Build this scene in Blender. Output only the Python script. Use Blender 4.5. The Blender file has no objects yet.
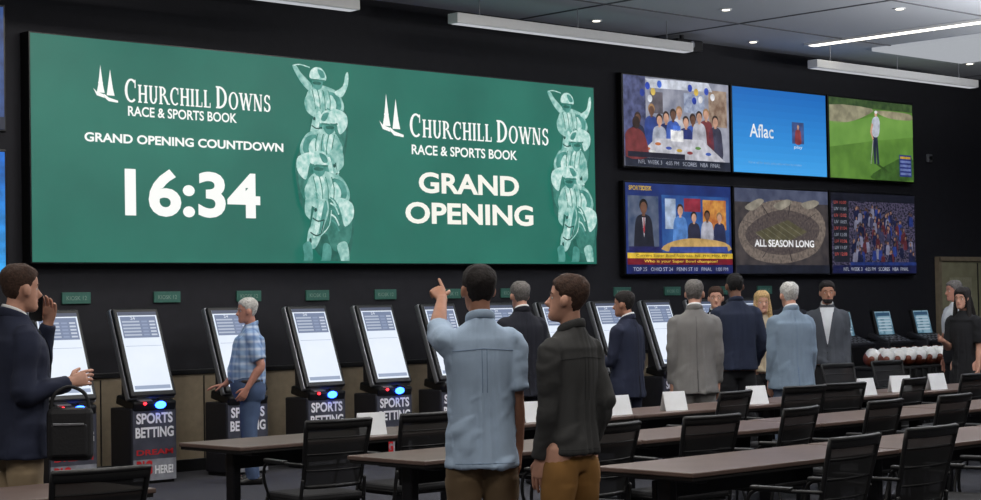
import bpy, bmesh, math, random
from mathutils import Vector, Matrix, noise
from mathutils.bvhtree import BVHTree
random.seed(7)
sc=bpy.context.scene
try:
    sc.view_settings.view_transform='Standard'; sc.view_settings.look='None'
except Exception as e: print(e)
def lin(c):
    c=c/255
    return c/12.92 if c<=.04045 else ((c+.055)/1.055)**2.4
def rgb(c): return (lin(c[0]),lin(c[1]),lin(c[2]),1)
V=Vector
# ------------------------------------------------------------- materials
def mat(name,col,rough=.6,metal=0,emit=0,nz=.12,scale=25,bump=0,alpha=1,col2=None,sharp=False,bscale=None):
    m=bpy.data.materials.new(name); m.use_nodes=True
    nt=m.node_tree; b=nt.nodes['Principled BSDF']
    b.inputs['Roughness'].default_value=rough; b.inputs['Metallic'].default_value=metal
    tc=nt.nodes.new('ShaderNodeTexCoord'); n=nt.nodes.new('ShaderNodeTexNoise')
    n.inputs['Scale'].default_value=scale; n.inputs['Detail'].default_value=4
    nt.links.new(tc.outputs['Object'],n.inputs['Vector'])
    r=nt.nodes.new('ShaderNodeValToRGB')
    c=rgb(col)
    if col2: c1=rgb(col2); c0=c
    else:
        c0=tuple(v*(1-nz) for v in c[:3])+(1,); c1=tuple(min(1,v*(1+nz)) for v in c[:3])+(1,)
    r.color_ramp.elements[0].color=c0; r.color_ramp.elements[1].color=c1
    r.color_ramp.elements[0].position=.47 if sharp else .3; r.color_ramp.elements[1].position=.53 if sharp else .7
    nt.links.new(n.outputs['Fac'],r.inputs['Fac'])
    if emit:
        b.inputs['Base Color'].default_value=(.01,.01,.01,1)
        nt.links.new(r.outputs['Color'],b.inputs['Emission Color']); b.inputs['Emission Strength'].default_value=emit
    else:
        nt.links.new(r.outputs['Color'],b.inputs['Base Color'])
    if bump:
        bn=n
        if bscale:
            bn=nt.nodes.new('ShaderNodeTexNoise'); bn.inputs['Scale'].default_value=bscale; bn.inputs['Detail'].default_value=3
            nt.links.new(tc.outputs['Object'],bn.inputs['Vector'])
        bp=nt.nodes.new('ShaderNodeBump'); bp.inputs['Strength'].default_value=bump; bp.inputs['Distance'].default_value=.01
        nt.links.new(bn.outputs['Fac'],bp.inputs['Height']); nt.links.new(bp.outputs['Normal'],b.inputs['Normal'])
    if alpha<1: b.inputs['Alpha'].default_value=alpha
    return m
def plaid(name,ca,cb,cc,sc_=28):
    m=mat(name,ca,rough=.8); nt=m.node_tree; b=nt.nodes['Principled BSDF']
    tc=nt.nodes['Texture Coordinate']; prev=None
    base=nt.nodes.new('ShaderNodeRGB'); base.outputs[0].default_value=rgb(ca); prev=base.outputs[0]
    for ax,c in (('X',cb),('Z',cc),('Y',cb)):
        w=nt.nodes.new('ShaderNodeTexWave'); w.bands_direction=ax; w.inputs['Scale'].default_value=sc_/6
        nt.links.new(tc.outputs['Object'],w.inputs['Vector'])
        mx=nt.nodes.new('ShaderNodeMixRGB'); mx.inputs['Color2'].default_value=rgb(c)
        mt=nt.nodes.new('ShaderNodeMath'); mt.operation='MULTIPLY'; mt.inputs[1].default_value=.55
        pw=nt.nodes.new('ShaderNodeMath'); pw.operation='POWER'; pw.inputs[1].default_value=3
        nt.links.new(w.outputs['Fac'],pw.inputs[0]); nt.links.new(pw.outputs[0],mt.inputs[0]); nt.links.new(mt.outputs[0],mx.inputs['Fac'])
        nt.links.new(prev,mx.inputs['Color1']); prev=mx.outputs[0]
    nt.links.new(prev,b.inputs['Base Color']); return m
EM={}; TVN=[0]
def E(*c,s=1.0,c2=None,scale=25,sharp=False):
    nz=TVN[0]
    k=(c,s,c2,scale,sharp,nz)
    if k not in EM: EM[k]=mat('screen_%d_%d_%d'%c,c,rough=.5,emit=s,nz=nz,scale=(9 if nz and not c2 else scale),col2=c2,sharp=sharp)
    return EM[k]
# ------------------------------------------------------------- geometry helpers
def cr(pts,k=4):
    out=[];n=len(pts)
    for i in range(n-1):
        p0=pts[max(i-1,0)];p1=pts[i];p2=pts[i+1];p3=pts[min(i+2,n-1)]
        for j in range(k):
            t=j/k
            out.append(tuple(.5*((2*b)+(-a+c)*t+(2*a-5*b+4*c-d)*t*t+(-a+3*b-3*c+d)*t**3) for a,b,c,d in zip(p0,p1,p2,p3)))
    out.append(tuple(pts[-1])); return out
def crc(pts,k=4):
    n=len(pts); out=[]
    for i in range(n):
        p0=pts[i-1];p1=pts[i];p2=pts[(i+1)%n];p3=pts[(i+2)%n]
        for j in range(k):
            t=j/k
            out.append(tuple(.5*((2*b)+(-a+c)*t+(2*a-5*b+4*c-d)*t*t+(-a+3*b-3*c+d)*t**3) for a,b,c,d in zip(p0,p1,p2,p3)))
    return out
def loft(rings,closed=False):
    n=len(rings[0]); v=[p for r in rings for p in r]; f=[]
    R=len(rings)
    for i in range(R if closed else R-1):
        a=i*n; b=((i+1)%R)*n
        for j in range(n):
            f.append((a+j,a+(j+1)%n,b+(j+1)%n,b+j))
    if not closed:
        f.append(tuple(range(n))[::-1]); f.append(tuple((R-1)*n+j for j in range(n)))
    return v,f
def tube(pts,rad,n=12,ref=None,closed=False,cap=True):
    pts=[V(p) for p in pts]; N=len(pts); rings=[]
    if not isinstance(rad,(list,tuple)): rad=[rad]*N
    prev=None
    if cap and not closed and N>1:
        t0=(pts[0]-pts[1]).normalized(); t1=(pts[-1]-pts[-2]).normalized()
        def mn(r): return min(r) if isinstance(r,(tuple,list)) else r
        def scl(r,k): return tuple(q*k for q in r) if isinstance(r,(tuple,list)) else r*k
        a0=mn(rad[0]); a1=mn(rad[-1])
        pts=[pts[0]+t0*a0*.8,pts[0]+t0*a0*.45]+pts+[pts[-1]+t1*a1*.45,pts[-1]+t1*a1*.8]
        rad=[scl(rad[0],.35),scl(rad[0],.8)]+list(rad)+[scl(rad[-1],.8),scl(rad[-1],.35)]; N=len(pts)
    for i in range(N):
        if closed: t=(pts[(i+1)%N]-pts[i-1]).normalized()
        else: t=(pts[min(i+1,N-1)]-pts[max(i-1,0)]).normalized()
        if ref is not None: s=V(ref)-t*V(ref).dot(t)
        elif prev is not None: s=prev-t*prev.dot(t)
        else: s=V((1,0,0))-t*t.x if abs(t.x)<.8 else V((0,1,0))-t*t.y
        if s.length<1e-5: s=t.orthogonal()
        s.normalize(); prev=s; b=t.cross(s)
        r=rad[i]; ra,rb=(r if isinstance(r,(tuple,list)) else (r,r))
        rings.append([pts[i]+s*math.cos(2*math.pi*j/n)*ra+b*math.sin(2*math.pi*j/n)*rb for j in range(n)])
    return loft(rings,closed)
def ellipsoid(c,r,nu=14,nv=9,Mx=None):
    rings=[]
    for i in range(1,nv):
        th=math.pi*i/nv
        rings.append([V((c[0]+r[0]*math.sin(th)*math.cos(2*math.pi*j/nu),c[1]+r[1]*math.sin(th)*math.sin(2*math.pi*j/nu),c[2]-r[2]*math.cos(th))) for j in range(nu)])
    v,f=loft(rings)
    if Mx: v=[Mx@p for p in v]
    return v,f
_tc={}
def text_geo(s,bold):
    if (s,bold) in _tc: return _tc[(s,bold)]
    cu=bpy.data.curves.new('t','FONT'); cu.body=s; cu.size=1; cu.offset=bold; cu.resolution_u=4
    o=bpy.data.objects.new('t',cu); sc.collection.objects.link(o)
    dg=bpy.context.evaluated_depsgraph_get(); me=bpy.data.meshes.new_from_object(o.evaluated_get(dg))
    v=[(p.co.x,p.co.y) for p in me.vertices]; f=[tuple(p.vertices) for p in me.polygons]
    x0=min(p[0] for p in v);x1=max(p[0] for p in v);y0=min(p[1] for p in v);y1=max(p[1] for p in v)
    v=[((p[0]-x0)/(x1-x0),(p[1]-y0)/(y1-y0)) for p in v]
    bpy.data.objects.remove(o); bpy.data.meshes.remove(me)
    _tc[(s,bold)]=(v,f); return v,f
class B:
    def __init__(s): s.v=[];s.f=[];s.mi=[];s.sm=[];s.mats=[]
    def add(s,g,m,smooth=False,Mx=None):
        v,f=g
        if m not in s.mats: s.mats.append(m)
        k=s.mats.index(m); o=len(s.v)
        s.v+= [tuple(Mx@V(p)) if Mx else tuple(p) for p in v]
        for q in f: s.f.append(tuple(o+i for i in q)); s.mi.append(k); s.sm.append(smooth)
    def box(s,c,d,m,bev=0,Mx=None):
        bm=bmesh.new(); bmesh.ops.create_cube(bm,size=1)
        for v in bm.verts: v.co=V((v.co.x*d[0],v.co.y*d[1],v.co.z*d[2]))+V(c)
        if bev: bmesh.ops.bevel(bm,geom=bm.edges[:],offset=bev,segments=2,affect='EDGES',profile=.5)
        bm.verts.index_update()
        g=([v.co.copy() for v in bm.verts],[tuple(v.index for v in f.verts) for f in bm.faces]); bm.free()
        s.add(g,m,False,Mx)
    def tube(s,pts,r,m,n=10,Mx=None,**k): s.add(tube(pts,r,n,**k),m,True,Mx)
    def cyl(s,p0,p1,r,m,n=16,Mx=None): s.add(tube([p0,p1],r,n,cap=False),m,False,Mx)
    def text(s,t,P,U,W,m,bold=.0):
        v,f=text_geo(t,bold); P=V(P);U=V(U);W=V(W)
        s.add(([P+U*a+W*b for a,b in v],f),m)
    def mesh(s,name):
        me=bpy.data.meshes.new(name); me.from_pydata(s.v,[],s.f)
        for m in s.mats: me.materials.append(m)
        me.polygons.foreach_set('material_index',s.mi); me.polygons.foreach_set('use_smooth',s.sm)
        me.update(); return me
    def obj(s,name,loc=(0,0,0),rz=0,parent=None):
        return place(s.mesh(name),name,loc,rz,parent)
def place(me,name,loc=(0,0,0),rz=0,parent=None):
    o=bpy.data.objects.new(name,me); sc.collection.objects.link(o)
    o.location=loc; o.rotation_euler=(0,0,rz); o.parent=parent; return o
class Scr:
    def __init__(s,b,O,U,D,N): s.b=b;s.O=V(O);s.U=V(U);s.D=V(D);s.N=V(N)
    def p(s,a,v,l): return s.O+s.U*min(1,max(0,a))+s.D*min(1,max(0,v))+s.N*(.0015*l)
    def rect(s,a0,v0,a1,v1,m,l=1): s.b.add(([s.p(a0,v1,l),s.p(a1,v1,l),s.p(a1,v0,l),s.p(a0,v0,l)],[(0,1,2,3)]),m)
    def poly(s,pts,m,l=1): s.b.add(([s.p(a,v,l) for a,v in pts],[tuple(range(len(pts)))]),m)
    def ell(s,a,v,ra,rv,m,l=1,n=18): s.poly([(a+ra*math.cos(2*math.pi*i/n),v+rv*math.sin(2*math.pi*i/n)) for i in range(n)],m,l)
    def text(s,t,a0,v0,a1,v1,m,l=2,bold=.0): s.b.text(t,s.p(a0,v1,l),s.U*(a1-a0),-s.D*(v1-v0),m,bold)
    def man(s,a,v,h,ms,mk,l=2,asp=1.78,hair=None):
        r=h*.11; k=1/asp
        s.poly(crc([(a-r*2.1*k,v+h),(a-r*2.2*k,v+h*.6),(a-r*1.8*k,v+h*.35),(a-r*.7*k,v+h*.27),(a+r*.7*k,v+h*.27),(a+r*1.8*k,v+h*.35),(a+r*2.2*k,v+h*.6),(a+r*2.1*k,v+h)],3),ms,l)
        s.rect(a-r*.35*k,v+h*.2,a+r*.35*k,v+h*.3,mk,l+1)
        if hair: s.ell(a,v+h*.105,r*1.0*k,h*.115,hair,l+1.2)
        s.ell(a,v+h*.15,r*.80*k,h*.108,mk,l+2)
# ------------------------------------------------------------- room
m_wall=mat('wall_black_paint',(30,30,37),rough=.8,scale=8)
m_wallside=mat('wall_side_paint',(80,78,76),rough=.8,scale=8)
m_tan=mat('wainscot_tan',(146,132,110),rough=.6,scale=12)
m_ceil=mat('ceiling_grey',(186,190,198),rough=.9,scale=60,nz=.05)
m_seam=mat('ceiling_seam_dark',(100,102,108),rough=.9)
m_floor=mat('carpet_charcoal',(56,56,63),rough=.95,scale=90,nz=.4,bump=.3)
m_black=mat('black_plastic',(16,16,18),rough=.4)
m_black2=mat('black_bezel',(8,8,10),rough=.3)
m_white=mat('white_enamel',(225,225,225),rough=.4,nz=.02)
m_silver=mat('silver_trim',(150,152,158),rough=.35,metal=.6,nz=.04)
X0,X1,Y0,Y1,ZC=-3,27.5,-3,15.6,5.0
b=B(); b.box(((X0+X1)/2,(Y0+Y1)/2,-.05),(X1-X0+.4,Y1-Y0+.4,.1),m_floor); b.obj('floor')
b=B(); b.box(((X0+X1)/2,(Y0+Y1)/2,ZC+.05),(X1-X0+.4,Y1-Y0+.4,.1),m_ceil)
for xx in [1,3.4,5.8,8.2,10.6,13,15.4,17.8,25]:
    b.box((xx,(Y0+Y1)/2,ZC-.004),(.03,Y1-Y0,.012),m_seam)
for yy in [0,2.4,4.8,7.2,9.6,12,14.2]:
    b.box(((X0+X1)/2,yy,ZC-.004),(X1-X0,.03,.012),m_seam)
b.obj('ceiling')
b=B(); b.box(((X0+X1)/2,Y1+.1,ZC/2),(X1-X0+.4,.2,ZC),m_wall); b.obj('wall_back')
b=B(); b.box((X1+.1,(Y0+Y1)/2,ZC/2),(.2,Y1-Y0,ZC),m_wallside); b.obj('wall_right')
b=B(); b.box((X0-.1,(Y0+Y1)/2,ZC/2),(.2,Y1-Y0,ZC),m_wallside); b.obj('wall_left')
b=B(); b.box(((X0+X1)/2,Y0-.1,ZC/2),(X1-X0+.4,.2,ZC),m_wallside); b.obj('wall_front')
b=B(); b.box((10.5,Y1-.012,.5),(27,.024,.94),m_tan)
b.box((10.5,Y1-.02,.99),(27,.04,.05),m_black,.005)
xx=-2.4
while xx<24: b.box((xx,Y1-.026,.52),(.012,.008,.86),m_black); xx+=1.2
b.obj('trim_1')
b=B(); b.box((10.5,Y1-.035,.06),(27,.03,.12),m_black,.004); b.obj('baseboard_back')
# door
m_door=mat('door_khaki',(160,156,126),rough=.6,scale=6)
b=B(); b.box((25.2,Y1-.03,1.07),(2.1,.05,2.14),m_door,.01)
b.box((25.2,Y1-.06,1.07),(.02,.01,2.1),m_black)
for sx in (24.13,26.27): b.box((sx,Y1-.045,1.1),(.07,.08,2.2),m_tan,.005)
b.box((25.2,Y1-.045,2.18),(2.2,.08,.07),m_tan,.005)
for sx in (24.7,25.7): b.box((sx,Y1-.062,1.45),(.62,.01,.9),mat('door_panel_inset',(176,172,144),rough=.5))
for sx in (25.1,25.3): b.tube([(sx,Y1-.06,.95),(sx,Y1-.11,.97),(sx,Y1-.11,1.2),(sx,Y1-.06,1.22)],.012,m_silver)
b.obj('door_1')
# ceiling linear fixtures
m_strip=E(245,240,225,s=4.0)
m_panel=mat('ceiling_panel_bright',(225,228,235),rough=.8,emit=.62,nz=.02)
def fixture(x0,x1):
    b=B(); b.box(((x0+x1)/2,14.6,4.70),(x1-x0,.16,.11),m_white,.008)
    b.box(((x0+x1)/2,14.6,4.643),(x1-x0-.06,.11,.006),m_panel)
    for xx in (x0+.4,(x0+x1)/2,x1-.4): b.cyl((xx,14.6,4.75),(xx,14.6,5.0),.006,m_silver,8)
    b.obj('pendant_linear_light')
for a,c in ((8.2,12.05),(13.4,17.3),(19.8,23.7)): fixture(a,c)
b=B(); b.box((20.0,11.2,4.985),(.22,7.2,.03),m_white,.004); b.box((20.0,11.2,4.967),(.13,7.1,.008),m_strip); b.obj('recessed_linear_light')
b=B(); b.box((22.1,12.2,4.975),(2.2,4.6,.05),mat('acoustic_panel_glow',(215,220,228),rough=.8,emit=.55,nz=.02),.01)  # tile is no lamp; its lit brightness is put in as emission
b.obj('ceiling_panel')
b=B()
for x,y in ((16.2,15.1),(19.2,15.1),(18.4,12.3),(16.8,13.6),(23.6,14.6)):
    b.add(tube([(x,y,4.99),(x,y,5.0)],.07,20,cap=False),m_white)
    b.add(tube([(x,y,4.984),(x,y,4.99)],.045,20,cap=False),E(255,248,230,s=3))
b.obj('recessed_downlights')
b=B(); b.box((18.0,15.3,4.86),(.5,.3,.14),m_black,.02); b.cyl((18,15.3,4.9),(18,15.3,5.0),.03,m_black); b.cyl((18,15.12,4.86),(18,15.16,4.86),.045,m_silver); b.obj('ceiling_projector')
# ------------------------------------------------------------- serif glyphs
def ring(cx,cy,ro,ri,a0,a1,n=14):
    v=[];f=[]
    for i in range(n+1):
        a=math.radians(a0+(a1-a0)*i/n)
        v.append((cx+ro[0]*math.cos(a),cy+ro[1]*math.sin(a))); v.append((cx+ri[0]*math.cos(a),cy+ri[1]*math.sin(a)))
    for i in range(n): f.append((2*i,2*i+1,2*i+3,2*i+2))
    return v,f
def qd(x0,y0,x1,y1): return [(x0,y0),(x1,y0),(x1,y1),(x0,y1)],[(0,1,2,3)]
def stem(x,y0=0,y1=1,s0=True,s1=True,w=.19):
    g=[qd(x,y0,x+w,y1)]
    if s0: g.append(qd(x-.07,y0,x+w+.07,y0+.07))
    if s1: g.append(qd(x-.07,y1-.07,x+w+.07,y1))
    return g
def diag(x0,y0,x1,y1,w): return [([(x0,y0),(x0+w,y0),(x1+w,y1),(x1,y1)],[(0,1,2,3)])]
GL={
'C':([ring(.45,.5,(.45,.52),(.27,.43),50,310),qd(.68,.62,.75,.98)],.82),
'H':(stem(.07)+stem(.6)+[qd(.2,.46,.62,.55)],.88),
'U':(stem(.07,.3,1,False)+stem(.6,.3,1,False,w=.12)+[ring(.4,.32,(.33,.34),(.14,.25),180,360)],.82),
'R':(stem(.07)+[ring(.24,.74,(.38,.26),(.2,.18),-90,90)]+diag(.72,0,.36,.5,.2)+[qd(.7,0,.99,.07)],.92),
'I':(stem(.07),.36),
'L':(stem(.07)+[qd(.1,0,.64,.07),qd(.57,0,.64,.28)],.68),
'D':(stem(.07)+[ring(.24,.5,(.58,.5),(.4,.41),-90,90)],.86),
'O':([ring(.46,.5,(.46,.52),(.27,.44),0,360,22)],.94),
'W':(diag(.32,0,.02,1,.2)+diag(.32,0,.62,1,.1)+diag(.82,0,.52,1,.2)+diag(.84,0,1.12,1,.1)+[qd(-.04,.93,.32,1),qd(1.02,.93,1.32,1)],1.3),
'N':(stem(.07,w=.1)+stem(.68,w=.1,s0=False)+diag(.56,0,.05,1,.21),.92),
'S':([ring(.33,.74,(.30,.27),(.13,.18),20,270,12),ring(.33,.27,(.33,.28),(.15,.19),-165,90,12),qd(.53,.72,.6,.97),qd(.02,.03,.09,.3)],.7)}
def serif(scr,words,a0,vb,a1,capv,m,l):
    tot=0;lay=[]
    for w in words:
        for i,ch in enumerate(w):
            k=1.0 if i==0 else .78
            lay.append((ch,tot,k)); tot+=(GL[ch][1]+.09)*k
        tot+=.3
    tot-=.3
    for ch,x,k in lay:
        for v,f in GL[ch][0]:
            scr.b.add(([scr.p(a0+(a1-a0)*(x+p[0]*k)/tot,vb-capv*p[1]*k,l) for p in v],f),m)
# ------------------------------------------------------------- LED wall
LX0,LX1,LZ0,LZ1,LY=8.80,16.485,2.085,4.235,15.44
b=B(); b.box(((LX0+LX1)/2,(LY+15.6)/2,(LZ0+LZ1)/2),(LX1-LX0+.03,15.6-LY,LZ1-LZ0+.03),m_black2,.004)
g1=E(30,102,88,scale=1.2,c2=(37,114,98)); cream=E(250,251,248,s=1.0); gold=E(248,246,236,s=1.0)
artm=E(50,122,112,c2=(92,160,150),scale=12); artl=E(84,156,146,c2=(184,220,212),scale=14); artg=E(36,102,90,c2=(70,138,126),scale=12); artw=E(130,192,182,c2=(220,240,234),scale=18); artd=E(16,70,64); artdd=E(22,82,72,c2=(42,110,98),scale=12)
W2=(LX1-LX0)/2
def spires(S,a0,a1,v0,v1,m):
    f=lambda p,q:(a0+(a1-a0)*p,v0+(v1-v0)*q)
    S.poly([f(.28,0),f(.38,.55),f(.45,.78),f(.12,.78),f(.19,.55)],m,4)
    S.poly([f(.68,.10),f(.78,.6),f(.86,.84),f(.53,.84),f(.58,.6)],m,4)
    S.poly([f(-.02,.66),f(.12,.76),f(.42,.82),f(.44,.92),f(.12,.86)],m,4)
    S.poly([f(.42,.8),f(.62,.9),f(1.0,.97),f(1.0,1.03),f(.6,1.0),f(.44,.9)],m,4)
    S.ell(*f(.28,.5),(a1-a0)*.1,(v1-v0)*.05,m,5); S.ell(*f(.68,.57),(a1-a0)*.1,(v1-v0)*.05,m,5)
def horses(S,a0,a1,v0,v1):
    lay=[3]
    def fig(ox,oy,s,mir,whip):
        def F(p,q):
            pp=(1-p if mir else p); pp=.5+(pp-.5)*s+ox
            return (a0+(a1-a0)*max(-.06,min(1.06,pp)),min(v1,v0+(v1-v0)*(oy+q*s)/2.76))
        def bl(pts,m,k=4): S.poly([F(p,q) for p,q in crc(pts,k)],m,lay[0]); lay[0]+=1
        def ln(pts,w,m):
            pts=cr(pts,3); L=[];R=[]
            for i,p in enumerate(pts):
                q0=V(pts[max(i-1,0)]);q1=V(pts[min(i+1,len(pts)-1)]); t=(q1-q0).normalized(); n_=V((-t.y,t.x))*w
                L.append((p[0]+n_.x,p[1]+n_.y));R.append((p[0]-n_.x,p[1]-n_.y))
            S.poly([F(*p) for p in L+R[::-1]],m,lay[0]); lay[0]+=1
        bl([(.40,.58),(.80,.46),(1.02,.70),(1.0,1.05),(.90,1.36),(.56,1.40),(.30,1.16),(.30,.8)],artdd)
        bl([(.62,.72),(.86,.62),(.98,.9),(.90,1.2),(.66,1.26),(.54,.95)],artg)
        bl([(.30,.34),(.46,.27),(.66,.29),(.84,.36),(.95,.55),(.86,.70),(.66,.66),(.46,.70),(.30,.62),(.24,.46)],artl)
        bl([(.66,.36),(.84,.40),(.90,.56),(.80,.64),(.70,.52)],artm)
        bl([(.74,.60),(.98,.66),(1.0,.84),(.86,.96),(.80,.80)],artw)
        bl([(.36,.36),(.48,.33),(.54,.46),(.46,.60),(.38,.52)],artw)
        bl([(.30,.38),(.20,.50),(.24,.66),(.40,.74),(.44,.68),(.32,.60),(.34,.48)],artl)
        bl([(.70,.40),(.80,.54),(.70,.72),(.56,.76),(.54,.70),(.64,.62),(.62,.50)],artw)
        for i in range(4): ln([(.34+.1*i,.34),(.38+.1*i,.48),(.40+.09*i,.62)],.008,artg)
        if whip:
            bl([(.28,.36),(.14,.26),(.03,.12),(-.02,.02),(.06,.03),(.14,.12),(.34,.28)],artl)
            bl([(.76,.36),(.92,.26),(.98,.08),(1.03,.06),(1.02,.24),(.90,.42)],artw)
            ln([(.0,.02),(.12,.0),(.30,.03)],.008,artw)
        bl([(.34,.22),(.36,.30),(.44,.345),(.52,.30),(.53,.20)],artm)
        bl([(.30,.18),(.31,.08),(.40,.02),(.52,.03),(.60,.12),(.59,.20),(.46,.19)],artw)
        bl([(.44,.05),(.54,.07),(.58,.15),(.50,.16)],artm)
        ln([(.29,.19),(.38,.215),(.50,.205),(.58,.205)],.012,artg)
        bl([(.35,.235),(.42,.225),(.50,.235),(.49,.265),(.42,.27),(.36,.262)],artdd)
        bl([(.42,.66),(.62,.62),(.70,.82),(.60,1.05),(.44,1.02),(.38,.84)],artg)
        bl([(.40,.62),(.37,.52),(.43,.58),(.50,.62),(.56,.52),(.57,.63),(.58,.78),(.50,.96),(.42,1.14),(.34,1.24),(.24,1.22),(.22,1.12),(.28,.96),(.33,.78)],artl)
        bl([(.43,.66),(.49,.68),(.48,.84),(.38,1.06),(.32,1.10),(.36,.92)],artw)
        bl([(.52,.64),(.56,.74),(.50,.90),(.42,1.06),(.44,.90)],artm)
        bl([(.34,.75),(.375,.735),(.385,.77),(.35,.785)],artd); bl([(.25,1.13),(.28,1.11),(.29,1.16),(.26,1.18)],artd)
        ln([(.31,.86),(.40,.90),(.50,.88)],.009,artd); ln([(.27,1.04),(.36,1.08),(.44,1.06)],.009,artd); ln([(.50,.88),(.47,.98),(.44,1.06)],.008,artd)
        ln([(.44,1.08),(.58,.95),(.62,.74)],.007,artw)
        for i in range(5): ln([(.60,.60+i*.07),(.68,.64+i*.07),(.74,.74+i*.07)],.011,artw if i%2 else artm)
        bl([(.48,1.18),(.60,1.22),(.58,1.42),(.46,1.54),(.50,1.68),(.42,1.70),(.36,1.54),(.44,1.38)],artm)
        bl([(.70,1.20),(.86,1.16),(.90,1.40),(.80,1.52),(.86,1.70),(.76,1.72),(.72,1.52),(.76,1.40)],artl)
        bl([(.14,1.20),(.26,1.16),(.30,1.36),(.20,1.50),(.12,1.66),(.04,1.62),(.12,1.46),(.16,1.34)],artm)
        ln([(.46,1.52),(.40,1.56)],.02,artw); ln([(.80,1.50),(.74,1.55)],.02,artw)
    fig(.0,.02,.98,False,True)
    fig(.05,.62,1.05,True,False)
    fig(-.04,1.2,1.12,False,False)
def led(left):
    S=Scr(b,(LX0+(0 if left else W2),LY-.001,LZ1),(W2,0,0),(0,0,-(LZ1-LZ0)),(0,-1,0))
    S.N=V((0,-.5,0))
    S.rect(0,0,1,1,g1,1)
    if left:
        spires(S,.176,.246,.115,.275,cream); serif(S,['CHURCHILL','DOWNS'],.266,.272,.728,.105,cream,4)
        S.text('RACE & SPORTS BOOK',.275,.29,.612,.336,cream,4,.02)
        S.text('GRAND OPENING COUNTDOWN',.148,.42,.765,.462,cream,4,.03)
        S.text('16:34',.263,.57,.685,.79,cream,4,.03); horses(S,.80,.99,.02,.99)
    else:
        spires(S,.109,.198,.135,.345,cream); serif(S,['CHURCHILL','DOWNS'],.222,.345,.797,.12,cream,4)
        S.text('RACE & SPORTS BOOK',.228,.385,.654,.437,cream,4,.02)
        S.text('GRAND',.253,.525,.66,.635,gold,4,.03); S.text('OPENING',.2,.682,.719,.795,gold,4,.03)
        horses(S,.79,.98,.03,.99)
led(True); led(False); b.obj('video_wall')
# ------------------------------------------------------------- televisions
TW,TH=2.11,1.19
def tv(x,z,fn):
    b=B(); b.box((0,.08,TH/2),(TW,.09,TH),m_black2,.01); b.box((0,.125,TH/2),(.6,.02,.5),m_black)
    S=Scr(b,(-TW/2+.025,.034,TH-.025),(TW-.05,0,0),(0,0,-(TH-.05)),(0,-1,0)); fn(S)
    b.obj('television',(x,15.45,z))
TVN[0]=.35
sk=E(190,146,124);sk2=E(100,70,56)
def ticker(S,c=E(30,35,50)):
    S.rect(0,.9,1,1,c,8); S.text('NFL  WEEK 3   4:05 PM   SCORES   NBA  FINAL',.12,.925,.9,.97,E(160,165,180),9)
def t_party(S):
    S.rect(0,0,1,1,E(110,114,132,c2=(164,166,180),scale=5)); S.rect(0,0,.2,.9,E(44,48,76,c2=(90,96,138),scale=12),2)
    S.poly([(.2,.02),(.8,.0),(.84,.1),(.25,.12)],E(195,200,212),2); S.rect(.8,.08,.98,.5,E(110,84,68,c2=(176,156,138),scale=10),2)
    S.rect(.24,.16,.36,.4,E(90,84,92),2); S.rect(.56,.14,.76,.36,E(110,120,150,c2=(180,190,210),scale=16),2)
    for a,v,c in ((.22,.1,(40,70,180)),(.27,.16,(200,172,84)),(.24,.24,(210,214,225)),(.62,.08,(40,70,180)),(.68,.12,(205,172,74)),(.72,.2,(220,220,225)),(.78,.1,(50,80,190)),(.33,.07,(60,100,200)),(.66,.22,(30,55,150)),(.84,.16,(215,215,220)),(.17,.18,(35,60,150))): S.ell(a,v,.022,.042,E(*c),3)
    for i,(a,c) in enumerate(((.25,(45,65,130)),(.32,(160,165,180)),(.385,(30,40,90)),(.45,(60,90,170)),(.51,(190,190,198)),(.57,(40,50,110)),(.64,(50,80,160)),(.7,(170,170,180)),(.77,(110,50,55)),(.12,(35,40,60)),(.86,(60,60,80)))):
        S.man(a,.30+.035*((i*7)%4),.5,E(*c),sk if i%3 else sk2,4+(i%2)*3,hair=E(50,36,32) if i%4 else E(150,116,80))
    S.poly([(.1,.9),(.28,.68),(.72,.66),(.95,.9)],E(185,185,194),11); S.rect(.42,.57,.54,.7,E(225,225,230),12); S.rect(.445,.52,.515,.58,E(70,110,200),12)
    for a,v,c in ((.3,.74,(170,100,56)),(.68,.76,(90,130,70)),(.5,.8,(190,154,56)),(.4,.78,(60,80,160)),(.6,.82,(140,56,56)),(.25,.83,(210,210,210)),(.78,.82,(60,90,170)),(.2,.8,(170,100,56))): S.ell(a,v,.028,.018,E(*c),12)
    S.poly(crc([(.0,.9),(.0,.66),(.06,.58),(.14,.6),(.19,.7),(.2,.9)],3),E(110,50,52),13); S.ell(.1,.52,.035,.07,E(50,36,32),14)
    S.rect(.02,.84,.55,.9,E(30,30,45),15); ticker(S)
def t_blue(S):
    for i in range(12): S.rect(0,i/12,1,(i+1)/12,E(20+i*4,104+i*5,186+i*4,c2=(20+i*4,104+i*5,186+i*4)),1)
    S.text('Aflac',.17,.42,.42,.58,E(230,242,252),2,.01); S.rect(.62,.36,.75,.62,E(60,80,130),2); S.man(.685,.38,.24,E(130,56,60),sk,3); S.text('play',.64,.64,.73,.69,E(200,216,236),3)
    S.text('Visit or call for details, policy underwritten by company',.15,.86,.72,.9,E(120,166,210),2)
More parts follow.
